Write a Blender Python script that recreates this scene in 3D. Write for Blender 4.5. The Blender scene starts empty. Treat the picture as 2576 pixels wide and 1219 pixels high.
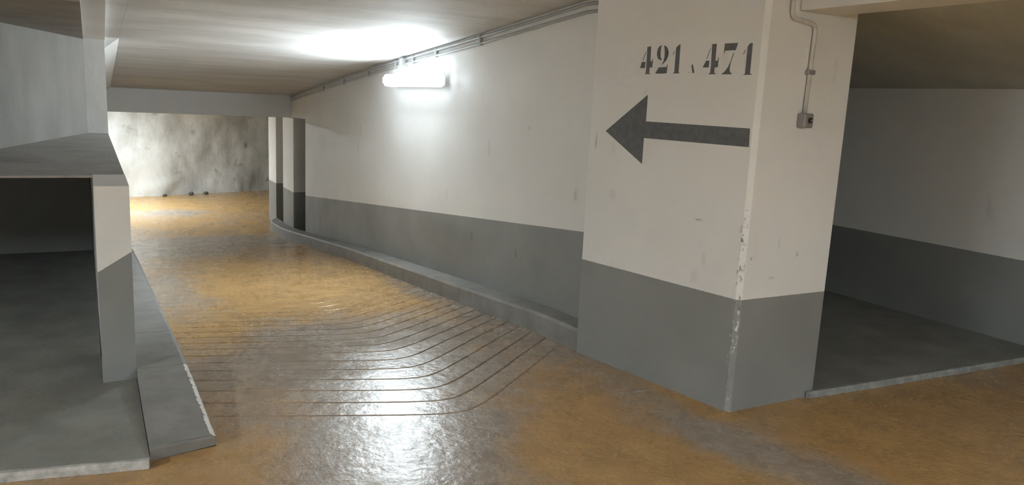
import bpy, bmesh, math, random
from mathutils import Vector, Matrix, noise as mnoise

# ------------------------------------------------------------------ camera, world, exposure
sc = bpy.context.scene
COL = sc.collection
random.seed(7)

F_PX, YAW, PITCH, ROLL = 1925.02, math.radians(29.0426), math.radians(10.1889), math.radians(2.7339)
cam_data = bpy.data.cameras.new('camera')
cam_data.sensor_fit = 'HORIZONTAL'
cam_data.sensor_width = 36.0
cam_data.lens = F_PX / 2576.0 * 36.0
cam_data.clip_start = 0.02
cam = bpy.data.objects.new('camera', cam_data)
COL.objects.link(cam)
_f = Vector((math.sin(YAW) * math.cos(PITCH), math.cos(YAW) * math.cos(PITCH), -math.sin(PITCH)))
_r = Vector((math.cos(YAW), -math.sin(YAW), 0))
_u = _r.cross(_f)
_r2 = _r * math.cos(ROLL) + _u * math.sin(ROLL)
_u2 = -_r * math.sin(ROLL) + _u * math.cos(ROLL)
cam.matrix_world = Matrix(((_r2.x, _u2.x, -_f.x, 0.0), (_r2.y, _u2.y, -_f.y, 0.0), (_r2.z, _u2.z, -_f.z, 1.6), (0, 0, 0, 1)))
sc.camera = cam

world = bpy.data.worlds.new('world')
sc.world = world
world.use_nodes = True
world.node_tree.nodes['Background'].inputs['Color'].default_value = (0.5, 0.5, 0.5, 1)
world.node_tree.nodes['Background'].inputs['Strength'].default_value = 0.0

sc.view_settings.view_transform = 'Standard'
sc.view_settings.look = 'None'
sc.view_settings.gamma = 1.0
sc.view_settings.use_curve_mapping = False
sc.view_settings.exposure = 1.25
sc.cycles.max_bounces = 7
sc.cycles.diffuse_bounces = 5
sc.cycles.glossy_bounces = 3
sc.cycles.use_adaptive_sampling = True
sc.cycles.adaptive_threshold = 0.08
sc.cycles.adaptive_min_samples = 16
sc.cycles.caustics_reflective = False

LAMP_RAMP, LAMP_FAR, LAMP_AISLE_R, LAMP_AISLE_L = 125.0, 310.0, 350.0, 450.0     # emission strength of each batten lamp

# ------------------------------------------------------------------ materials
class NT:
    def __init__(self, name):
        self.m = bpy.data.materials.new(name)
        self.m.use_nodes = True
        self.t = self.m.node_tree
        self.b = self.t.nodes['Principled BSDF']
        self.pos = self.t.nodes.new('ShaderNodeNewGeometry').outputs['Position']
    def n(self, kind): return self.t.nodes.new(kind)
    def put(self, sock, v):
        if v is None: return
        if hasattr(v, 'is_output'): self.t.links.new(v, sock)
        elif isinstance(v, (tuple, list)) and sock.type == 'RGBA' and len(v) == 3: sock.default_value = (*v, 1)
        else: sock.default_value = v
    def math(self, op, a, b=None, clamp=False):
        n = self.n('ShaderNodeMath'); n.operation = op; n.use_clamp = clamp
        self.put(n.inputs[0], a); self.put(n.inputs[1], b)
        return n.outputs[0]
    def dot(self, v, vec):
        n = self.n('ShaderNodeVectorMath'); n.operation = 'DOT_PRODUCT'
        self.put(n.inputs[0], v); n.inputs[1].default_value = vec
        return n.outputs['Value']
    def scale(self, vec):
        n = self.n('ShaderNodeVectorMath'); n.operation = 'MULTIPLY'
        self.put(n.inputs[0], self.pos); n.inputs[1].default_value = vec
        return n.outputs[0]
    def noise(self, scale, detail=4, rough=0.55, vec=None):
        n = self.n('ShaderNodeTexNoise'); n.inputs['Scale'].default_value = scale
        n.inputs['Detail'].default_value = detail; n.inputs['Roughness'].default_value = rough
        self.put(n.inputs['Vector'], vec if vec is not None else self.pos)
        return n.outputs['Fac']
    def ramp(self, v, lo, hi, a=0.0, b=1.0):
        n = self.n('ShaderNodeMapRange'); n.interpolation_type = 'SMOOTHSTEP'
        self.put(n.inputs['Value'], v)
        n.inputs['From Min'].default_value = lo; n.inputs['From Max'].default_value = hi
        n.inputs['To Min'].default_value = a; n.inputs['To Max'].default_value = b
        return n.outputs[0]
    def mix(self, fac, a, b, mode='MIX'):
        n = self.n('ShaderNodeMix'); n.data_type = 'RGBA'; n.blend_type = mode
        self.put(n.inputs[0], fac); self.put(n.inputs[6], a); self.put(n.inputs[7], b)
        return n.outputs[2]
    def bump(self, h, strength, dist):
        n = self.n('ShaderNodeBump'); n.inputs['Strength'].default_value = strength; n.inputs['Distance'].default_value = dist
        self.put(n.inputs['Height'], h); self.t.links.new(n.outputs[0], self.b.inputs['Normal'])
    def done(self, col, rough=0.6, spec=0.4):
        self.put(self.b.inputs['Base Color'], col); self.put(self.b.inputs['Roughness'], rough)
        self.b.inputs['Specular IOR Level'].default_value = spec
        return self.m

WHITE, GREY = (0.77, 0.765, 0.755), (0.265, 0.27, 0.265)

def plain(name, col, rough=0.6, spec=0.4, metal=0.0, var=0.15, scale=25.0):
    k = NT(name)
    c = k.mix(k.ramp(k.noise(scale), 0.3, 0.7), tuple(x * (1 - var) for x in col), col)
    k.b.inputs['Metallic'].default_value = metal
    k.bump(k.noise(scale * 4), 0.15, 0.002)
    return k.done(c, rough, spec)

def two_tone(name, n, d, white=WHITE, grey=GREY, scuffs=1.0, chip_line=None, marks=()):
    """white above, grey dado below the plane dot(P, n) = d, with dirt, specks and small scuffs"""
    k = NT(name)
    up = k.math('GREATER_THAN', k.math('ADD', k.dot(k.pos, n), k.math('MULTIPLY', k.math('SUBTRACT', k.noise(60, 2), 0.5), 0.004)), d)
    cloud = k.ramp(k.noise(1.3, 3, 0.6), 0.3, 0.75)
    w = k.mix(cloud, tuple(x * 0.94 for x in white), white)
    g = k.mix(cloud, tuple(x * 0.88 for x in grey), tuple(x * 1.05 for x in grey))
    c = k.mix(up, g, w)
    if scuffs:
        sp = k.math('MULTIPLY', k.ramp(k.noise(34, 3, 0.6), 0.715, 0.75), k.ramp(k.noise(2.3, 2), 0.45, 0.65))
        c = k.mix(k.math('MULTIPLY', sp, 0.55 * scuffs), c, (0.16, 0.14, 0.125))
        st = k.math('MULTIPLY', k.ramp(k.noise(7, 3, 0.5, k.scale((1, 1, 0.35))), 0.66, 0.8), 0.28 * scuffs)
        c = k.mix(st, c, (0.27, 0.245, 0.22))
    mn = k.math('MULTIPLY', k.noise(48, 3, 0.7), 1.6) if marks else None
    for (mx, my, mz), (rx, ry, rz), w in marks:
        sb = k.n('ShaderNodeVectorMath'); sb.operation = 'SUBTRACT'; k.put(sb.inputs[0], k.pos); sb.inputs[1].default_value = (mx, my, mz)
        ml = k.n('ShaderNodeVectorMath'); ml.operation = 'MULTIPLY'; k.put(ml.inputs[0], sb.outputs[0]); ml.inputs[1].default_value = (1 / rx, 1 / ry, 1 / rz)
        le = k.n('ShaderNodeVectorMath'); le.operation = 'LENGTH'; k.put(le.inputs[0], ml.outputs[0])
        blot = k.ramp(k.math('ADD', le.outputs['Value'], mn), 0.9, 1.7, w, 0.0)
        c = k.mix(blot, c, (0.13, 0.115, 0.10))
    if chip_line is not None:
        cx, cy, r = chip_line
        dx = k.n('ShaderNodeVectorMath'); dx.operation = 'SUBTRACT'; k.put(dx.inputs[0], k.pos); dx.inputs[1].default_value = (cx, cy, 0)
        fl = k.n('ShaderNodeVectorMath'); fl.operation = 'MULTIPLY'; k.put(fl.inputs[0], dx.outputs[0]); fl.inputs[1].default_value = (1, 1, 0)
        ln = k.n('ShaderNodeVectorMath'); ln.operation = 'LENGTH'; k.put(ln.inputs[0], fl.outputs[0])
        near = k.ramp(ln.outputs['Value'], r * 0.35, r, 1.0, 0.0)
        sep = k.n('ShaderNodeSeparateXYZ'); k.put(sep.inputs[0], k.pos)
        low = k.math('MULTIPLY', k.ramp(sep.outputs['Z'], 1.0, 1.25, 1.0, 0.0), k.ramp(sep.outputs['Z'], 0.02, 0.5, 0.35, 1.0))
        chips = k.math('MULTIPLY', k.math('MULTIPLY', near, low), k.ramp(k.noise(62, 6, 0.75, k.scale((1, 1, 0.4))), 0.52, 0.58))
        chipcol = k.mix(k.ramp(k.noise(23, 2), 0.42, 0.58), (0.17, 0.16, 0.15), (0.80, 0.78, 0.75))
        c = k.mix(chips, c, chipcol)
    k.bump(k.noise(90, 2, 0.6), 0.12, 0.003)
    return k.done(c, k.ramp(k.noise(3), 0.3, 0.7, 0.48, 0.62), 0.35)

def concrete(name, a, b, scale=3.0, rough=0.8, streak=(1, 1, 1), bump=0.3, dark=0.0):
    k = NT(name)
    v = k.scale(streak)
    c = k.mix(k.ramp(k.noise(scale, 6, 0.65, v), 0.3, 0.72), a, b)
    if dark:
        c = k.mix(k.math('MULTIPLY', k.ramp(k.noise(scale * 2.1, 6, 0.7), 0.56, 0.74), dark), c, tuple(x * 0.45 for x in a))
    k.bump(k.noise(scale * 9, 4, 0.65, v), bump, 0.008)
    return k.done(c, rough, 0.25)

# where traffic has worn the ochre paint, plus lamp highlight and ramp-foot sheen painted as grey (positive), or left it thick (negative): x, y, radius x, radius y, weight
WORN_SHEEN = [(1.25, 3.10, 0.60, 0.55, 1.1), (1.45, 4.55, 1.25, 1.15, 1.0), (2.50, 3.28, 0.34, 0.16, 0.9), (2.72, 2.55, 0.20, 0.42, 1.0), (2.95, 1.95, 0.22, 0.42, 1.1),
              (0.62, 7.6, 0.28, 1.6, 0.7), (1.0, 11.9, 0.9, 1.5, 1.3), (2.3, 12.4, 0.8, 1.2, 0.7), (1.2, 16.2, 0.75, 0.6, 0.8), (2.75, 6.0, 0.25, 2.2, 0.7), (0.9, 2.75, 0.5, 0.3, 0.7)]
OCHRE = [(2.03, 2.80, 0.34, 0.30, 1.1), (2.2, 2.2, 0.45, 0.35, 0.8), (3.9, 2.1, 0.85, 0.75, 1.0), (1.75, 7.6, 0.75, 1.6, 1.0), (0.62, 5.6, 0.3, 0.7, 0.6), (0.42, 3.1, 0.35, 0.4, 0.7),
               (2.95, 3.05, 0.18, 0.3, 0.9), (2.2, 17.4, 1.9, 0.9, 1.0), (0.9, 18.0, 0.8, 0.7, 0.8)]

def wear_sheen_at(x, y):
    def total(blobs):
        t = 0.0
        for bx, by, rx, ry, w in blobs:
            d = (math.hypot((x - bx) / rx, (y - by) / ry) - 0.2) / 1.3
            d = min(1.0, max(0.0, d)); t += w * (1 - d * d * (3 - 2 * d))
        return t
    return total(WORN_SHEEN) - total(OCHRE)

def add_wear_sheen(o):
    at = o.data.attributes.new('wear_sheen', 'FLOAT', 'POINT')
    for i, v in enumerate(o.data.vertices): at.data[i].value = wear_sheen_at(v.co.x, v.co.y)
    return o

def floor_material(name):
    """ochre traffic paint worn through to grey concrete, some floor sheen painted in as the same grey, under a glossy sealer"""
    k = NT(name)
    at = k.n('ShaderNodeAttribute'); at.attribute_name = 'wear_sheen'
    n1 = k.math('SUBTRACT', k.noise(1.9, 7, 0.66), 0.5)
    n2 = k.math('SUBTRACT', k.noise(11, 5, 0.7), 0.5)
    worn = k.math('ADD', at.outputs['Fac'], k.math('ADD', k.math('MULTIPLY', n1, 2.0), k.math('MULTIPLY', n2, 0.75)))
    f = k.ramp(worn, -0.30, 0.85)
    ochre = k.mix(k.ramp(k.noise(5, 6, 0.6), 0.3, 0.7), (0.40, 0.238, 0.09), (0.50, 0.30, 0.115))
    grey = k.mix(k.ramp(k.noise(8, 6, 0.65), 0.3, 0.7), (0.29, 0.228, 0.175), (0.385, 0.318, 0.255))
    c = k.mix(f, ochre, grey)
    specks = k.ramp(k.noise(55, 3, 0.6), 0.70, 0.74)
    c = k.mix(k.math('MULTIPLY', specks, 0.5), c, (0.55, 0.5, 0.43))
    h = k.math('ADD', k.noise(16, 5, 0.62), k.math('MULTIPLY', k.noise(4.5, 4), 0.9))
    k.bump(h, 0.36, 0.012)
    r = k.math('ADD', k.ramp(k.noise(3.2, 6, 0.6), 0.3, 0.7, 0.21, 0.34), k.math('MULTIPLY', k.ramp(k.noise(26, 4), 0.4, 0.6), 0.06))
    r = k.math('SUBTRACT', r, k.math('MULTIPLY', f, 0.05))
    return k.done(c, r, 0.5)

def emit(name, strength, col=(0.82, 0.94, 1.0)):
    k = NT(name)
    k.b.inputs['Emission Color'].default_value = (*col, 1)
    k.b.inputs['Emission Strength'].default_value = strength
    return k.done((0.85, 0.87, 0.88), 0.4)

M = {}
M['floor'] = floor_material('ochre_floor_paint')
M['pillar'] = two_tone('pillar_paint', (0, 0, 1), 0.632, chip_line=(2.992, 2.886, 0.034), marks=[
    ((2.941, 3.181, 1.022), (0.05, 0.035, 0.010), 0.55), ((2.823, 3.836, 1.08), (0.05, 0.05, 0.06), 0.12), ((2.951, 3.123, 0.813), (0.03, 0.025, 0.06), 0.15),
    ((2.941, 3.177, 0.70), (0.05, 0.045, 0.06), 0.14), ((3.054, 2.876, 0.856), (0.014, 0.03, 0.016), 0.5), ((3.401, 2.876, 0.86), (0.014, 0.03, 0.022), 0.4),
    ((3.251, 2.876, 0.934), (0.009, 0.03, 0.07), 0.2), ((3.221, 2.876, 0.74), (0.03, 0.03, 0.012), 0.3), ((2.793, 4.003, 1.40), (0.04, 0.010, 0.09), 0.5)])
M['ramp_wall'] = two_tone('ramp_wall_paint', (0, 0.0935, 1), 0.761 + 0.0935 * 4.336, marks=[
    ((2.95, 6.064, 0.435), (0.05, 0.05, 0.07), 0.5), ((2.95, 5.244, 0.421), (0.05, 0.025, 0.06), 0.6), ((2.95, 5.123, 1.43), (0.05, 0.012, 0.03), 0.5), ((2.95, 4.434, 1.003), (0.05, 0.04, 0.08), 0.25)])
M['pier'] = two_tone('pier_paint', (0, 0, 1), -0.015, scuffs=0.4)
M['post'] = two_tone('post_paint', (-0.628, 0, 1), 0.637, scuffs=0.5)
M['bay_wall'] = two_tone('bay_wall_paint', (0, 0, 1), 0.653, scuffs=0.5)
M['white'] = two_tone('white_paint', (0, 0, 1), -9.0, scuffs=0.4)
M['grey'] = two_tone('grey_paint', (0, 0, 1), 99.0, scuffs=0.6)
M['grey_floor'] = concrete('grey_floor_paint', (0.20, 0.20, 0.185), (0.27, 0.27, 0.25), 4.0, 0.55)
M['kerb'] = concrete('grey_kerb_paint', (0.215, 0.21, 0.20), (0.295, 0.285, 0.27), 5.0, 0.6)
M['ceiling'] = concrete('off_white_ceiling_paint', (0.54, 0.525, 0.505), (0.69, 0.675, 0.66), 1.6, 0.75, (0.55, 2.2, 1), 0.5)
M['soffit'] = concrete('grey_soffit_paint', (0.52, 0.54, 0.53), (0.62, 0.64, 0.63), 1.6, 0.8, (0.6, 1.6, 1), 0.3)
M['raw'] = concrete('raw_grey_concrete', (0.178, 0.166, 0.15), (0.225, 0.212, 0.194), 2.2, 0.85, (1, 1, 0.5), 0.3)
M['raw_pale'] = concrete('pale_concrete', (0.60, 0.595, 0.58), (0.69, 0.68, 0.665), 2.2, 0.85, (1, 1, 0.5), 0.3)
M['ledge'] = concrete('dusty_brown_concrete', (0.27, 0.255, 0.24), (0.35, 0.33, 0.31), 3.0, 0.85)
M['rock'] = concrete('patched_wall_render', (0.42, 0.42, 0.40), (0.68, 0.685, 0.67), 1.5, 0.9, (1, 1, 0.55), 1.0, 0.8)
M['worn_edge'] = concrete('worn_pale_concrete', (0.34, 0.33, 0.31), (0.60, 0.58, 0.55), 14.0, 0.7, (1, 1, 1), 0.6, 0.5)
M['worn_edge_grey'] = concrete('worn_grey_edge', (0.24, 0.245, 0.235), (0.40, 0.40, 0.385), 14.0, 0.7, (1, 1, 1), 0.6, 0.3)
M['glint'] = plain('white_wear_glint', (0.86, 0.85, 0.83), 0.35, 0.6)  # near-white colour carries the lamp highlight on the worn kerb edge
M['stencil'] = plain('stencil_paint', (0.145, 0.15, 0.155), 0.6, 0.3, 0, 0.2, 30)
M['conduit'] = plain('painted_conduit', (0.62, 0.60, 0.58), 0.4, 0.5)
M['conduit_grey'] = plain('grey_plastic_conduit', (0.42, 0.43, 0.43), 0.35, 0.5)
M['metal'] = plain('dull_cast_metal', (0.33, 0.31, 0.31), 0.45, 0.5, 0.35)
M['metal_bright'] = plain('bright_metal', (0.72, 0.72, 0.72), 0.25, 0.5, 0.9)
M['dark'] = plain('dark_slot', (0.04, 0.035, 0.03), 0.6, 0.3)
M['housing'] = plain('lamp_housing_plastic', (0.62, 0.63, 0.63), 0.4, 0.5)
M['stone'] = plain('dark_rubble', (0.11, 0.105, 0.10), 0.9, 0.2)

# ------------------------------------------------------------------ mesh helpers
def obj(name, bm, mat, parent=None, smooth=False):
    bmesh.ops.recalc_face_normals(bm, faces=bm.faces)
    me = bpy.data.meshes.new(name)
    bm.to_mesh(me); bm.free()
    me.materials.append(mat)
    if smooth:
        me.shade_smooth()
    o = bpy.data.objects.new(name, me)
    COL.objects.link(o)
    if parent is not None:
        o.parent = parent
        o.matrix_parent_inverse = Matrix.Translation(-parent.location)
    return o

def tag(o, label, cat, group=None):
    o['label'] = label; o['category'] = cat
    if group: o['group'] = group
    return o

def struct(o, label=None, cat=None):
    o['kind'] = 'structure'
    if label: o['label'] = label
    if cat: o['category'] = cat
    return o

def empty(name, loc):
    o = bpy.data.objects.new(name, None); o.location = loc; o.empty_display_size = 0.1
    COL.objects.link(o); return o

def bevel(bm, w, seg=2):
    if w > 0:
        bmesh.ops.bevel(bm, geom=bm.edges[:], offset=w, segments=seg, affect='EDGES', profile=0.5, clamp_overlap=True)
    return bm

def box(x0, x1, y0, y1, z0, z1, bev=0.0, seg=2, bm=None):
    own = bm is None
    if own: bm = bmesh.new()
    vs = [bm.verts.new((x, y, z)) for x in (x0, x1) for y in (y0, y1) for z in (z0, z1)]
    for f in ((0, 1, 3, 2), (4, 6, 7, 5), (0, 4, 5, 1), (2, 3, 7, 6), (0, 2, 6, 4), (1, 5, 7, 3)):
        bm.faces.new([vs[i] for i in f])
    if own:
        bmesh.ops.recalc_face_normals(bm, faces=bm.faces)
        bevel(bm, bev, seg)
    return bm

def prism_yz(poly, x0, x1, bev=0.0):
    bm = bmesh.new()
    a = [bm.verts.new((x0, y, z)) for y, z in poly]; b = [bm.verts.new((x1, y, z)) for y, z in poly]
    bm.faces.new(a); bm.faces.new(b[::-1])
    n = len(poly)
    for i in range(n): bm.faces.new((a[i], a[(i + 1) % n], b[(i + 1) % n], b[i]))
    bmesh.ops.recalc_face_normals(bm, faces=bm.faces)
    return bevel(bm, bev)

def prism_xy(poly, z0, z1, bev=0.0):
    bm = bmesh.new()
    a = [bm.verts.new((x, y, z0)) for x, y in poly]; b = [bm.verts.new((x, y, z1)) for x, y in poly]
    bm.faces.new(a); bm.faces.new(b[::-1])
    n = len(poly)
    for i in range(n): bm.faces.new((a[i], a[(i + 1) % n], b[(i + 1) % n], b[i]))
    bmesh.ops.recalc_face_normals(bm, faces=bm.faces)
    return bevel(bm, bev)

def hexa(v8):
    """eight corners: bottom loop of four, then top loop of four"""
    bm = bmesh.new()
    v = [bm.verts.new(p) for p in v8]
    for f in ((0, 1, 2, 3), (4, 5, 6, 7), (0, 1, 5, 4), (1, 2, 6, 5), (2, 3, 7, 6), (3, 0, 4, 7)):
        bm.faces.new([v[i] for i in f])
    return bm

def loft(sections):
    """closed sections of equal length, capped at both ends"""
    bm = bmesh.new()
    rows = [[bm.verts.new(p) for p in s] for s in sections]
    n = len(rows[0])
    for a, b in zip(rows, rows[1:]):
        for i in range(n): bm.faces.new((a[i], a[(i + 1) % n], b[(i + 1) % n], b[i]))
    bm.faces.new(rows[0][::-1]); bm.faces.new(rows[-1])
    return bm

def tube(pts, r, n=10):
    pts = [Vector(p) for p in pts]
    secs = []
    ref = Vector((0.31, 0.17, 0.93)).normalized()
    for i, p in enumerate(pts):
        t = (pts[min(i + 1, len(pts) - 1)] - pts[max(i - 1, 0)]).normalized()
        a = t.cross(ref).normalized(); b = t.cross(a)
        secs.append([p + (a * math.cos(2 * math.pi * k / n) + b * math.sin(2 * math.pi * k / n)) * r for k in range(n)])
    return loft(secs)

def rounded(pts, r=0.035, k=5):
    """polyline with its corners rounded"""
    P = [Vector(p) for p in pts]; out = [P[0]]
    for a, b, c in zip(P, P[1:], P[2:]):
        d1 = (a - b).normalized(); d2 = (c - b).normalized()
        p0, p2 = b + d1 * r, b + d2 * r
        for i in range(k + 1):
            t = i / k
            out.append(p0 * (1 - t) ** 2 + b * 2 * t * (1 - t) + p2 * t ** 2)
    out.append(P[-1]); return out

def interp(tab, y):
    if y <= tab[0][0]: return tab[0][1]
    for (a, za), (b, zb) in zip(tab, tab[1:]):
        if y <= b: return za + (zb - za) * (y - a) / (b - a)
    return tab[-1][1]

FLOOR_TAB = [(4.15, 0), (4.6, -0.012), (5.1, -0.052), (9.2, -0.40), (12.5, -0.728), (13.0, -0.77), (13.6, -0.79), (30, -0.79)]
CEIL_TAB = [(4.43, 2.308), (5.808, 2.195), (8.567, 1.989), (13.14, 1.571)]
zf = lambda y: interp(FLOOR_TAB, y)
zc = lambda y: interp(CEIL_TAB, y)

# ------------------------------------------------------------------ floors
bm = bmesh.new()
def quad(b, x0, x1, y0, y1, z):
    b.faces.new([b.verts.new(p) for p in ((x0, y0, z), (x1, y0, z), (x1, y1, z), (x0, y1, z))])
def grid(b, xs, ys, z):
    vv = [[b.verts.new((x, y, z)) for x in xs] for y in ys]
    for r0, r1 in zip(vv, vv[1:]):
        for i in range(len(xs) - 1): b.faces.new((r0[i], r0[i + 1], r1[i + 1], r1[i]))
steps = lambda p, q, n: [p + (q - p) * i / n for i in range(n + 1)]
grid(bm, [-7, -4, -2] + steps(-1, 6, 70) + [7, 9.5], [-6, -3, 0] + steps(1, 2.4, 14), 0)
grid(bm, [-7, -4, -2] + steps(-1, 0.30, 13), steps(2.4, 4.4, 12), 0)
grid(bm, steps(2.96, 6, 30) + [7, 9.5], steps(2.4, 3.2, 8), 0)
fl = struct(add_wear_sheen(obj('floor', bm, M['floor'])), 'ochre painted concrete floor of the parking aisle', 'floor')

# the ramp: one surface whose chevron grooves are cut into the mesh
def bend(x):
    d = x - 1.68
    return 0.20 * d + 0.60 * (math.sqrt(d * d + 0.015) - 0.122)
bm = bmesh.new()
XS = [0.30 + (2.96 - 0.30) * i / 44 for i in range(45)]
rows = []
for y in (2.4, 2.5, 2.6, 2.7, 2.8, 2.9): rows.append([(x, y, 0.0, 0.0) for x in XS])
rows.append([(x, 3.18 + bend(x) * 0.8, 0.0, 0.0) for x in XS])
u = 3.44
while u < 7.0:
    depth = 0.012 if u < 4.9 else 0.012 * max(0.12, (7.0 - u) / 2.1)
    for off, dz in ((-0.009, 0), (0.0, -depth), (0.009, 0), (0.06, 0), (0.125, 0)):
        r = []
        for x in XS:
            fade = min(1.0, max(0.0, (x - 0.36) / 0.25)) * (0.35 + 0.65 * min(1.0, max(0.0, (2.86 - x) / 0.3)))
            if u < 3.6: fade *= 0.45
            r.append((x, u + off + bend(x), dz * fade, 0))
        rows.append(r)
    u += 0.185
ylast = [q[1] for q in rows[-1]]
for k in range(1, 26):
    t = k / 25
    rows.append([(x, (ylast[i] + (13.0 - ylast[i]) * t), 0, 0) for i, x in enumerate(XS)])
vr = [[bm.verts.new((x, y, zf(y) + dz)) for x, y, dz, _ in r] for r in rows]
for a, b in zip(vr, vr[1:]):
    for i in range(len(XS) - 1): bm.faces.new((a[i], a[i + 1], b[i + 1], b[i]))
floor_ramp = struct(add_wear_sheen(obj('floor_ramp', bm, M['floor'])), 'sloping ochre ramp floor with chevron grooves', 'floor')

bm = bmesh.new()
vv = [[bm.verts.new((x, y, zf(y))) for x in [-5, -3, -1] + steps(0, 4, 20) + [6]] for y in steps(13.0, 20.2, 36)]
for r0, r1 in zip(vv, vv[1:]):
    for i in range(len(r0) - 1): bm.faces.new((r0[i], r0[i + 1], r1[i + 1], r1[i]))
struct(add_wear_sheen(obj('floor_lower_level', bm, M['floor'])), 'ochre floor of the lower level beyond the ramp', 'floor')

# a pale scratch in the paint in front of the pillar
bm = bmesh.new()
ring0 = None
for i in range(15):
    t = i / 14; x = 2.598 + 0.222 * t; y = 3.333 - 0.026 * t + random.uniform(-0.002, 0.002)
    w = (0.002 + 0.005 * random.random()) * (0.3 if i in (0, 14) else 1)
    ring = [bm.verts.new((x, y - w, 0.0003)), bm.verts.new((x, y, 0.0016)), bm.verts.new((x, y + w, 0.0003))]
    if ring0:
        bm.faces.new((ring0[0], ring0[1], ring[1], ring[0])); bm.faces.new((ring0[1], ring0[2], ring[2], ring[1]))
    ring0 = ring
obj('paint_scratch', bm, M['worn_edge'], floor_ramp)

# bay floors: slabs a few centimetres proud of the aisle, with a worn pale front edge
def bay_floor(name, pts, z, edge_pts, label, edge_mat):
    o = struct(obj(name, prism_xy(pts, 0.0, z), M['grey_floor']), label, 'floor')
    (ax, ay), (bx, by) = edge_pts
    n = 60; d = Vector((bx - ax, by - ay, 0)); nrm = Vector((d.y, -d.x, 0)).normalized()
    if nrm.y > 0: nrm = -nrm
    secs = []
    for i in range(n + 1):
        p = Vector((ax, ay, 0)) + d * (i / n)
        j = random.uniform(-0.006, 0.006); k = random.uniform(-0.005, 0.004)
        f = p + nrm * (0.006 + abs(j)); bk = p - nrm * (0.022 + j)
        secs.append([(f.x, f.y, 0.001), (f.x + j * .3, f.y, z * 0.75 + k), (p.x, p.y, z + 0.003), (bk.x, bk.y, z + 0.002), (bk.x, bk.y, 0.001)])
    obj('worn_edge', loft(secs), M[edge_mat], o)
    return o
bay_floor('floor_bay_left', [(0.165, 3.385), (-0.44, 3.50), (-5.0, 4.36), (-5.0, 8.25), (-0.01, 8.25), (0.0, 4.9), (0.165, 4.43)], 0.036, ((0.160, 3.383), (-5.0, 4.36)),
          'raised grey floor of the left parking bay', 'worn_edge')
bay_floor('floor_bay_right', [(3.665, 2.85), (5.98, 2.72), (5.98, 7.9), (3.665, 7.9)], 0.036, ((3.60, 2.852), (5.98, 2.718)),
          'raised grey floor of the right parking bay', 'worn_edge_grey')

# ------------------------------------------------------------------ kerbs
secs = []
ys = [4.075 + (14.25 - 4.075) * i / 60 for i in range(61)]
for i, y in enumerate(ys):
    z = zf(y); h = 0.15; xe = 2.755
    if y < 4.8: xe = 2.755 + 0.035 * ((4.8 - y) / 0.725)
    if y > 13.8: xe = 2.755 + 0.19 * ((y - 13.8) / 0.45) ** 2
    secs.append([(xe, y, z - 0.03), (xe + 0.002, y, z + h - 0.02), (xe + 0.018, y, z + h), (2.949, y, z + h), (2.949, y, z - 0.03)])
tag(obj('kerb', loft(secs), M['kerb']), 'long grey concrete kerb along the foot of the ramp wall', 'kerb')

kl = empty('kerb', (0.30, 3.45, 0.0))
tag(kl, 'wide grey kerb beside the left post, with a chipped worn edge, the glint painted white', 'kerb')
def curb_l(y):
    h = 0.05 + 0.055 * min(1, max(0, (y - 3.45) / 1.0))
    return zf(y) + h
seg_bounds = [(3.455, 4.42), (4.428, 5.30), (5.308, 12.6)]
for a, b in seg_bounds:
    secs = []
    n = 20 if b - a < 3 else 50
    for i in range(n + 1):
        y = a + (b - a) * i / n; z = curb_l(y)
        e = 0.446 - 0.03 * max(0, (y - 3.455)) * (0.9 if y < 4.4 else 0) - (0.026 if y >= 4.4 else 0)
        yy = y + (0.055 if i == 0 and a < 3.5 else 0)       # the near end is cut on a slight skew
        secs.append([(0.168, y, -1.0 if y > 4.5 else 0.0), (0.168, y, z), (e - 0.02, yy, z), (e, yy, z - 0.014), (e, yy, -1.0 if y > 4.5 else 0.0)])
    obj('kerb_segment', loft(secs), M['kerb'], kl)
bm = bmesh.new()  # worn kerb edge, the lamp's highlight modelled as broken near-white strips
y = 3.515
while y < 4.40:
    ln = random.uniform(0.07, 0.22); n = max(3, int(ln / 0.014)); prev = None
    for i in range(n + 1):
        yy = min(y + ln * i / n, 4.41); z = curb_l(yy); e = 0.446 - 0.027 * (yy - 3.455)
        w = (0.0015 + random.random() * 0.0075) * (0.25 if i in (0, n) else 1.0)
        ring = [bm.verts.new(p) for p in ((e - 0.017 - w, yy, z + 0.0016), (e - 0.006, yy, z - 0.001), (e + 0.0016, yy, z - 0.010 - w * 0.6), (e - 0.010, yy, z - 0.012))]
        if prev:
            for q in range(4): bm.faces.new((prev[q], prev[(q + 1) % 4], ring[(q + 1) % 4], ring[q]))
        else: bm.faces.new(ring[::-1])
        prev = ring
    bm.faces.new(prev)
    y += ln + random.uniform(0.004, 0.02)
glinting = obj('worn_edge_glint', bm, M['glint'], kl)
glinting['kind'] = 'stuff'

# ------------------------------------------------------------------ ramp wall, piers, far end
wall_top = [(13.14, 1.60), (8.567, 2.02), (5.808, 2.225), (4.43, 2.34), (3.6, 2.36)]
poly = [(3.6, -0.05), (4.2, -0.05), (5.1, -0.10), (9.2, -0.45), (12.11, -0.75), (12.11, 1.228), (13.09, 1.222), (13.09, zc(13.09) + 0.03)] + wall_top[1:]
struct(obj('wall_right', prism_yz(poly, 2.95, 3.16), M['ramp_wall']), 'white wall with grey dado running down the ramp', 'wall')

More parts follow.
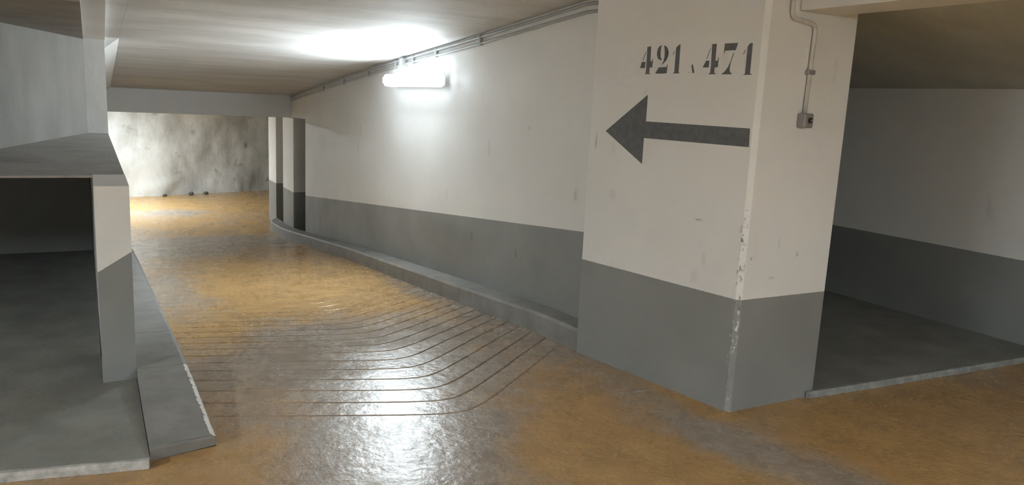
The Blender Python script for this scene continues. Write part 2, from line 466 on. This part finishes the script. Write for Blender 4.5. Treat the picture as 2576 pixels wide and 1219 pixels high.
def pier(y0, y1, top, label):
    return tag(obj('pier', box(2.95, 3.35, y0, y1, -0.79, top, 0.008), M['pier']), label, 'pier')
pier(12.93, 13.72, 1.214, 'concrete pier at the ramp foot, the one next to the ramp wall')
pier(14.30, 14.95, 1.499, 'concrete pier at the ramp foot, the one farther from the ramp wall')
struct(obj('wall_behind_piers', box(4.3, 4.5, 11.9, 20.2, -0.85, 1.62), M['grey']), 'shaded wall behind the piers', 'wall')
tag(obj('ceiling_beam', box(0.10, 3.40, 13.1, 13.30, 1.215, 1.62, 0.006), M['white']), 'pale concrete beam crossing over the foot of the ramp', 'beam')

# far wall: rough patched render, skewed a little
bm = bmesh.new()
p0, p1 = Vector((-4.5, 17.05, 0)), Vector((5.2, 20.08, 0))
dr = (p1 - p0); nn = Vector((dr.y, -dr.x, 0)).normalized()
NX, NZ = 150, 46
g = []
for i in range(NX + 1):
    col = []
    for j in range(NZ + 1):
        p = p0 + dr * (i / NX); p.z = -0.85 + 2.6 * j / NZ
        s = mnoise.fractal(Vector((p.x * 0.9, p.y * 0.9, p.z * 0.7)), 1.0, 2.0, 5)
        t = mnoise.fractal(Vector((p.x * 3.1 + 7, p.y * 3.1, p.z * 2.2)), 1.0, 2.0, 4)
        foot = max(0, 1 - (p.z + 0.85) / 0.5)
        p += nn * (0.05 * s + 0.022 * t + 0.10 * foot * abs(s))
        col.append(bm.verts.new(p))
    g.append(col)
for i in range(NX):
    for j in range(NZ): bm.faces.new((g[i][j], g[i + 1][j], g[i + 1][j + 1], g[i][j + 1]))
struct(obj('wall_far', bm, M['rock'], smooth=True), 'rough patched concrete wall at the bottom of the ramp', 'wall')
for (x, y, r, lab) in ((1.42, 18.70, 0.04, 'small dark rubble lump at the far wall foot, the left of three'), (1.98, 18.86, 0.05, 'small dark rubble lump at the far wall foot, the middle of three'),
                       (2.32, 18.97, 0.042, 'small dark rubble lump at the far wall foot, the right of three')):
    bm = bmesh.new()
    bmesh.ops.create_icosphere(bm, subdivisions=2, radius=r)
    for v in bm.verts:
        v.co *= 1 + 0.35 * mnoise.noise(v.co * 20 + Vector((x, y, 0)))
        v.co = Vector((x + v.co.x * 1.3, y + v.co.y, -0.79 + r * 0.7 + v.co.z * 0.85))
    tag(obj('rubble_stone', bm, M['stone']), lab, 'stone', 'rubble at the far wall')

# ceilings
bm = bmesh.new()
prof = [(4.43, 2.308), (5.808, 2.195), (8.567, 1.989), (13.14, 1.571), (13.3, 1.571)]
poly = prof + [(y, z + 0.25) for y, z in prof[::-1]]
struct(obj('ceiling_ramp', prism_yz(poly, 0.27, 3.3), M['ceiling']), 'pale board-marked concrete ceiling sloping down above the ramp', 'ceiling')
struct(obj('ceiling', box(-7, 9.5, -6, 4.43, 2.308, 2.5), M['ceiling']), 'flat concrete ceiling over the parking aisle', 'ceiling')
struct(obj('ceiling_lower_level', box(-5, 6, 13.3, 20.3, 1.50, 1.8), M['ceiling']), 'flat ceiling of the lower level', 'ceiling')

# left edge of the ramp ceiling: flat margin strip, then a splayed haunch where the left wall begins
margin = [(4.43, zc(4.43)), (8.12, zc(8.12))]
def quadprism(y0, y1, xa0, xa1, xb0, xb1, z0, z1, t):
    """a slab whose underside runs from (xa0..xb0, y0) to (xa1..xb1, y1)"""
    return hexa([(xa0, y0, z0), (xb0, y0, z0), (xb1, y1, z1), (xa1, y1, z1), (xa0, y0, z0 + t), (xb0, y0, z0 + t), (xb1, y1, z1 + t), (xa1, y1, z1 + t)])
tag(obj('ceiling_strip', quadprism(4.43, 8.12, 0.09, 0.15, 0.272, 0.266, zc(4.43) - 0.006, zc(8.12) - 0.006, 0.2), M['ceiling']), 'narrow ceiling strip beside the ramp, between beam and joint', 'ceiling strip')
tag(obj('ceiling_edge_beam', quadprism(2.9, 8.02, -0.014, -0.018, 0.082, 0.157, zc(2.9) - 0.05, zc(8.02) - 0.03, 0.25), M['white']), 'pale edge beam leading to the left wall end', 'beam')
tag(obj('ceiling_haunch', hexa([(0.150, 8.02, zc(8.02) - 0.10), (0.272, 8.02, zc(8.02)), (0.30, 13.1, zc(13.1)), (0.150, 13.1, zc(13.1) - 0.12),
                        (0.150, 8.02, zc(8.02) + 0.1), (0.272, 8.02, zc(8.02) + 0.1), (0.30, 13.1, zc(13.1) + 0.1), (0.150, 13.1, zc(13.1) + 0.1)]), M['white']),
    'splayed white haunch between left wall and ramp ceiling', 'haunch')

# ------------------------------------------------------------------ left side: post, low wall, ledge, walls
struct(obj('wall_left', prism_yz([(8.0, -0.5), (13.1, -0.9), (13.1, 1.8), (8.0, 2.3)], -0.015, 0.150), M['raw_pale']), 'pale concrete wall end rising behind the ledge', 'wall')
ps = empty('low_wall', (0.086, 4.44, 0.036))
tag(ps, 'low painted wall ending in a post beside the left bay', 'low wall')
obj('post', hexa([(0.004, 4.435, 0.0), (0.167, 4.435, 0.0), (0.167, 4.93, -0.1), (0.004, 4.93, 0.0),
                  (0.004, 4.435, 1.090), (0.167, 4.435, 1.090), (0.167, 4.93, 1.10), (0.004, 4.93, 1.10)]), M['post'], ps)
obj('wall_run', hexa([(0.004, 4.93, 0.0), (0.165, 4.93, -0.1), (0.148, 8.0, -0.45), (-0.012, 8.0, 0.0),
                      (0.004, 4.93, 1.098), (0.165, 4.93, 1.098), (0.148, 8.0, 1.168), (-0.012, 8.0, 1.168)]), M['white'], ps)
run = ps.children[-1]
run.data.materials.append(M['ledge'])
for p in run.data.polygons:
    if p.normal.z > 0.9: p.material_index = 1
# ledge slab over the low bay: thin front lip, thicker further back
zl = lambda y: 1.098 + 0.0228 * (y - 4.93)
poly = [(4.90, zl(4.9)), (8.24, zl(8.24)), (8.24, zl(8.24) - 0.22), (4.90, zl(4.9) - 0.012)]
struct(obj('wall_ledge', prism_yz(poly, -4.995, 0.003), M['ledge']), 'dusty concrete ledge over the low dark left bay', 'ledge')
# splayed wall standing on the ledge
ax, ay = -0.0135, 8.004
bx = ax - 0.338 * (ay - 4.92)
ox, oy = -0.947 * 0.15, 0.32 * 0.15
struct(obj('wall_splayed', hexa([(ax, ay, zl(ay) - 0.01), (bx, 4.92, zl(4.92) - 0.01), (bx + ox, 4.92 + oy, zl(4.92) - 0.01), (ax + ox, ay + oy, zl(ay) - 0.01),
                                  (ax, ay, 2.10), (bx, 4.92, 2.10), (bx + ox, 4.92 + oy, 2.10), (ax + ox, ay + oy, 2.10)]), M['raw']), 'splayed grey concrete wall standing on the ledge', 'wall')
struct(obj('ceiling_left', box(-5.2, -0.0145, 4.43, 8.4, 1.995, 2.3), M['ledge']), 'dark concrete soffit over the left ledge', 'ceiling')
struct(obj('wall_bay_left_side', box(-5.2, -5.0, 4.36, 8.45, 0, 2.35), M['bay_wall']), 'side wall of the left bay', 'wall')
struct(obj('wall_bay_left_end', box(-5.2, -0.02, 8.25, 8.45, 0, 2.3), M['grey']), 'end wall of the left bay', 'wall')

# ------------------------------------------------------------------ right side: pillar, beam, bay
A = Vector((2.995, 2.876, 0)); DV = Vector((-0.1763, 0.9843, 0)); NV = Vector((-0.9843, -0.1763, 0))
Lp = A + DV * 1.203
pil = empty('pillar', (3.2, 3.4, 0))
tag(pil, 'wide white pillar with grey dado, black arrow and stencilled numbers', 'pillar')
ch = 0.022
pA1 = A + DV * ch; pA2 = A + Vector((1, 0, 0)) * ch
poly = [(pA2.x, pA2.y), (3.662, 2.876), (3.662, 4.20), (2.952, 4.20), (2.952, Lp.y + 0.03), (Lp.x, Lp.y), (pA1.x, pA1.y)]
obj('shaft', prism_xy(poly, -0.02, 2.33), M['pillar'], pil)
GLYPHS = {
    'four_a': [[(0.7782, 1.9661), (0.7506, 1.9679), (0.7471, 1.8856), (0.7352, 1.8839), (0.7322, 1.9001), (0.7292, 1.8995), (0.7295, 1.8494), (0.7491, 1.848), (0.7494, 1.8181), (0.7406, 1.8143), (0.742, 1.8118), (0.7836, 1.8112), (0.7818, 1.8143), (0.7765, 1.8165), (0.7748, 1.8497)], [(0.8122, 1.8811), (0.7844, 1.8814), (0.7859, 1.846), (0.8225, 1.8463)], [(0.7863, 1.9413), (0.7828, 1.9406), (0.8037, 1.8905), (0.8072, 1.8912)]],
    'two': [[(0.6664, 1.9699), (0.6742, 1.9658), (0.6769, 1.9449), (0.6745, 1.911), (0.6704, 1.8985), (0.6627, 1.8959), (0.6663, 1.8907), (0.6786, 1.8909), (0.6918, 1.8989), (0.6996, 1.9145), (0.702, 1.9331), (0.6976, 1.9547), (0.6865, 1.9668), (0.6755, 1.9708)], [(0.6543, 1.9705), (0.6375, 1.9648), (0.6238, 1.9498), (0.617, 1.9313), (0.6188, 1.91), (0.6294, 1.8887), (0.6479, 1.872), (0.663, 1.8598), (0.6613, 1.8629), (0.6491, 1.8828), (0.6449, 1.9012), (0.645, 1.9288), (0.6484, 1.9535)], [(0.6804, 1.8491), (0.6234, 1.8511), (0.6208, 1.864), (0.6171, 1.8634), (0.6197, 1.8163), (0.6582, 1.8142), (0.7037, 1.8149)]],
    'one_a': [[(0.5656, 1.9559), (0.5488, 1.9705), (0.5374, 1.9731), (0.5344, 1.8192), (0.5264, 1.8177), (0.5281, 1.8153), (0.5774, 1.8147), (0.5745, 1.8178), (0.5652, 1.8193)], [(0.573, 1.94), (0.5708, 1.9379), (0.5837, 1.9178), (0.5873, 1.9185)]],
    'letter_a': [[(0.4432, 1.8667), (0.436, 1.8533), (0.4258, 1.819), (0.4377, 1.8169), (0.4456, 1.8474), (0.4491, 1.8519)], [(0.4608, 1.8191), (0.4582, 1.8236), (0.456, 1.8176)]],
    'four_b': [[(0.3223, 1.9677), (0.2931, 1.9691), (0.2933, 1.8825), (0.2788, 1.8808), (0.2751, 1.8981), (0.2722, 1.8974), (0.274, 1.8476), (0.2935, 1.8463), (0.2938, 1.8173), (0.2826, 1.8138), (0.2841, 1.8109), (0.331, 1.8103), (0.3278, 1.8144), (0.3198, 1.8173), (0.3187, 1.8465)], [(0.3537, 1.8819), (0.3319, 1.8827), (0.3325, 1.8466), (0.3717, 1.8463)], [(0.3317, 1.9454), (0.3287, 1.9447), (0.3492, 1.8906), (0.3529, 1.8912)]],
    'seven': [[(0.242, 1.9687), (0.1613, 1.9696), (0.1713, 1.9329), (0.2377, 1.9316), (0.2397, 1.9189), (0.2428, 1.9181)], [(0.1828, 1.9205), (0.1793, 1.9196), (0.194, 1.8683), (0.1979, 1.8428), (0.1949, 1.8228), (0.1815, 1.8143), (0.1838, 1.8103), (0.2466, 1.81), (0.2435, 1.8138), (0.2271, 1.8244), (0.2118, 1.8429), (0.1963, 1.874)]],
    'one_b': [[(0.1004, 1.95), (0.0874, 1.9654), (0.0718, 1.9663), (0.0711, 1.8141), (0.0609, 1.8113), (0.0638, 1.808), (0.1119, 1.8072), (0.1089, 1.81), (0.1009, 1.8128)], [(0.1102, 1.9348), (0.1081, 1.9336), (0.1209, 1.9122), (0.1251, 1.9134)]],
}
def decal(polys, t=0.0012):
    bm = bmesh.new()
    for poly in polys:
        lo = [bm.verts.new(A + DV * uu + NV * 0.0002 + Vector((0, 0, zz))) for uu, zz in poly]
        hi = [bm.verts.new(A + DV * uu + NV * t + Vector((0, 0, zz))) for uu, zz in poly]
        f1 = bm.faces.new(hi); f2 = bm.faces.new(lo[::-1])
        f1.normal_update(); f2.normal_update()
        n = len(poly)
        for i in range(n): bm.faces.new((lo[i], lo[(i + 1) % n], hi[(i + 1) % n], hi[i]))
        bmesh.ops.triangulate(bm, faces=[f1, f2])
    return bm
GL = {'four_a': 'stencilled 4 of 421', 'two': 'stencilled 2 of 421', 'one_a': 'stencilled 1 of 421', 'letter_a': 'faint stencilled letter A', 'four_b': 'stencilled 4 of 471', 'seven': 'stencilled 7 of 471', 'one_b': 'stencilled 1 of 471'}
for kname, polys in GLYPHS.items():
    o = obj('stencil_letter' if kname == 'letter_a' else 'stencil_numeral', decal(polys), M['stencil'], pil)
    o['label'] = GL[kname]
o = obj('painted_arrow', decal([[(1.0671, 1.4677), (0.7469, 1.6944), (0.7464, 1.5409), (0.0378, 1.537), (0.0336, 1.4414), (0.7518, 1.4434), (0.7519, 1.2914)]]), M['stencil'], pil)
o['label'] = 'large black arrow pointing left'

# beam running from the pillar over the edge of the right bay
tag(obj('ceiling_beam', box(3.212, 3.492, -6.0, 2.8755, 2.141, 2.32, 0.004), M['white']), 'white ceiling beam meeting the pillar at the right bay', 'beam')
# right bay
struct(obj('wall_bay_right', box(5.963, 6.15, 2.74, 7.9, 0, 2.4), M['bay_wall']), 'white wall with grey dado at the side of the dark right bay', 'wall')
struct(obj('wall_bay_right_inner', box(3.45, 3.655, 4.2, 7.9, 0, 2.4), M['bay_wall']), 'inner side wall of the right bay', 'wall')
struct(obj('wall_bay_right_end', box(3.45, 6.15, 7.9, 8.1, 0, 2.4), M['bay_wall']), 'end wall of the right bay', 'wall')
bm = hexa([(3.493, -0.8, 2.30), (5.962, -0.8, 1.885), (5.962, 7.9, 1.885), (3.66, 7.9, 2.272), (3.493, -0.8, 2.45), (5.962, -0.8, 2.45), (5.962, 7.9, 2.45), (3.66, 7.9, 2.45)])
struct(obj('ceiling_bay_right', bm, M['soffit']), 'dark sloping soffit over the right bay', 'ceiling')

# aisle shell behind and beside the viewer
struct(obj('wall_aisle_back', box(-7.2, 9.7, -6.2, -6.0, 0, 2.4), M['bay_wall']), 'back wall of the aisle', 'wall')
struct(obj('wall_aisle_left', box(-7.2, -7.0, -6.0, 4.6, 0, 2.4), M['bay_wall']), 'left end wall of the aisle', 'wall')
struct(obj('wall_aisle_right', box(9.5, 9.7, -6.0, 3.0, 0, 2.4), M['bay_wall']), 'right end wall of the aisle', 'wall')
struct(obj('wall_aisle_front_right', box(6.15, 9.7, 2.74, 2.94, 0, 2.4), M['bay_wall']), 'aisle wall beyond the right bay', 'wall')
struct(obj('wall_aisle_front_left', box(-7.2, -5.2, 4.36, 4.56, 0, 2.4), M['bay_wall']), 'aisle wall beyond the left bay', 'wall')
struct(obj('wall_lower_left', box(-5.2, -5.0, 13.0, 20.3, -0.85, 1.7), M['bay_wall']), 'left end wall of the lower level', 'wall')
struct(obj('wall_lower_front', box(-5.0, 0.1, 13.0, 13.2, -0.85, 1.8), M['bay_wall']), 'near wall of the lower level', 'wall')

# ------------------------------------------------------------------ lamps
def batten(name, loc, axis, normal, length, strength, label):
    """wall or ceiling batten: back housing, rounded emitting diffuser, two end caps"""
    root = empty(name, loc)
    tag(root, label, 'lamp')
    a = Vector(axis).normalized(); n = Vector(normal).normalized(); s = a.cross(n)
    c = Vector(loc)
    def section(t, w, d0, d1, k=8):
        base = c + a * t
        pts = [base + s * (-w) + n * d0]
        for i in range(k + 1):
            th = math.pi * i / k
            pts.append(base + s * (-w * math.cos(th)) + n * (d0 + (d1 - d0) * math.sin(th) ** 0.28))
        pts.append(base + s * w + n * d0)
        return pts
    L = length / 2
    m = emit(name + '_light', strength); ms = emit(name + '_side_light', strength * 0.032)
    prof = [(-L, 0.30), (-L + 0.012, 0.62), (-L + 0.035, 0.85), (-L + 0.07, 1.0), (L - 0.07, 1.0), (L - 0.035, 0.85), (L - 0.012, 0.62), (L, 0.30)]
    df = obj('diffuser', loft([section(t, 0.066 * k, 0.082, 0.082 + 0.085 * k) for t, k in prof]), ms, root)
    lens = [[c + a * t + s * (q * k) + n * h for q, h in ((-0.033, 0.158), (-0.033, 0.1676), (0.033, 0.1676), (0.033, 0.158))] for t, k in ((-L + 0.05, 0.7), (-L + 0.09, 1), (L - 0.09, 1), (L - 0.05, 0.7))]
    obj('lens', loft(lens), m, df)
    bmh = loft([[c + a * t + s * (0.06 * q) + n * h for q, h in ((-1, 0.062), (-1, 0.083), (1, 0.083), (1, 0.062))] for t in (-L + 0.03, L - 0.03)])
    obj('housing', bmh, M['housing'], root)
    for e in (-1, 1):
        obj('bracket', loft([[c + a * (e * (L - 0.3) + t) + s * (0.022 * q) + n * h for q, h in ((-1, 0.0005), (-1, 0.063), (1, 0.063), (1, 0.0005))] for t in (-0.02, 0.02)]), M['housing'], root)
    return root
batten('batten_lamp', (2.949, 7.33, 1.795), (0, 1, 0), (-1, 0, 0), 1.50, LAMP_RAMP, 'glowing white batten lamp on the ramp wall')
batten('batten_lamp', (0.02, 16.6, 1.499), (0, 1, 0), (0, 0, -1), 1.50, LAMP_FAR, 'batten lamp hidden round the corner at the ramp foot')
batten('batten_lamp', (2.0, -2.4, 2.307), (1, 0, 0), (0, 0, -1), 1.50, LAMP_AISLE_R, 'batten lamp on the aisle ceiling behind the viewer')
batten('batten_lamp', (-4.6, 1.4, 2.307), (0, 1, 0), (0, 0, -1), 1.50, LAMP_AISLE_L, 'batten lamp on the aisle ceiling left of the viewer')

# ------------------------------------------------------------------ conduits, boxes, switch
def along(drop, off, y0, y1, n=40):
    return [(2.95 - off, y0 + (y1 - y0) * i / n, zc(y0 + (y1 - y0) * i / n) - drop) for i in range(n + 1)]
tag(obj('conduit', tube(along(0.030, 0.016, 4.2, 13.05), 0.011, 8), M['conduit_grey'], smooth=True), 'upper of two grey conduits along the top of the ramp wall', 'conduit')
lower = empty('conduit', (2.95, 8.0, zc(8.0) - 0.08))
tag(lower, 'lower of two grey conduits along the top of the ramp wall', 'conduit')
obj('pipe', tube(along(0.082, 0.014, 4.2, 13.05), 0.011, 8), M['conduit_grey'], lower, smooth=True)
for y in (6.0, 6.95, 7.55, 8.05, 9.0, 10.0, 11.0):
    z = zc(y)
    obj('clip', box(2.923, 2.9495, y - 0.012, y + 0.012, z - 0.10, z - 0.012, 0.003, 1), M['conduit_grey'], lower)
jb = empty('junction_box', (2.949, 7.80, zc(7.8) - 0.055))
tag(jb, 'small grey junction box on the conduits above the lamp', 'junction box')
z = zc(7.8) - 0.060
obj('body', box(2.900, 2.9495, 7.755, 7.845, z - 0.042, z + 0.042, 0.006), M['conduit_grey'], jb)
obj('lid', box(2.893, 2.900, 7.76, 7.84, z - 0.037, z + 0.037, 0.002, 1), M['conduit_grey'], jb)
tag(obj('lamp_cable', tube(rounded([(2.925, 7.70, z - 0.012), (2.932, 7.45, z - 0.03), (2.905, 7.43, 1.845)], 0.05), 0.006, 8), M['conduit'], smooth=True), 'short cable dropping from the junction box to the lamp', 'cable')

cd = empty('switch_conduit', (3.3, 2.876, 1.63))
tag(cd, 'thin painted conduit bending down the pillar to the key switch', 'conduit')
yb = 2.862
obj('pipe', tube(rounded([(3.143, yb, 2.32), (3.150, yb, 2.10), (3.330, yb, 2.08), (3.3195, yb, 1.618)], 0.035), 0.0115, 10), M['conduit'], cd, smooth=True)
obj('clip', box(3.302, 3.352, 2.848, 2.8758, 1.828, 1.852, 0.003, 1), M['metal'], cd)

ks = empty('key_switch', (3.314, 2.876, 1.59))
tag(ks, 'small grey metal key switch box on the pillar', 'key switch')
obj('body', box(3.281, 3.347, 2.822, 2.8758, 1.552, 1.628, 0.008, 3), M['metal'], ks)
obj('face_plate', box(3.287, 3.341, 2.8185, 2.8225, 1.558, 1.622, 0.0015, 1), M['metal'], ks)
def disc(x, z, r, y0, y1, n=20):
    return loft([[(x + r * math.cos(2 * math.pi * i / n), y, z + r * math.sin(2 * math.pi * i / n)) for i in range(n)] for y in (y0, y1)])
lock = obj('lock_cylinder', disc(3.314, 1.592, 0.0145, 2.811, 2.8186), M['dark'], ks)
obj('keyhole_ring', disc(3.318, 1.592, 0.006, 2.8085, 2.8112), M['metal_bright'], lock)
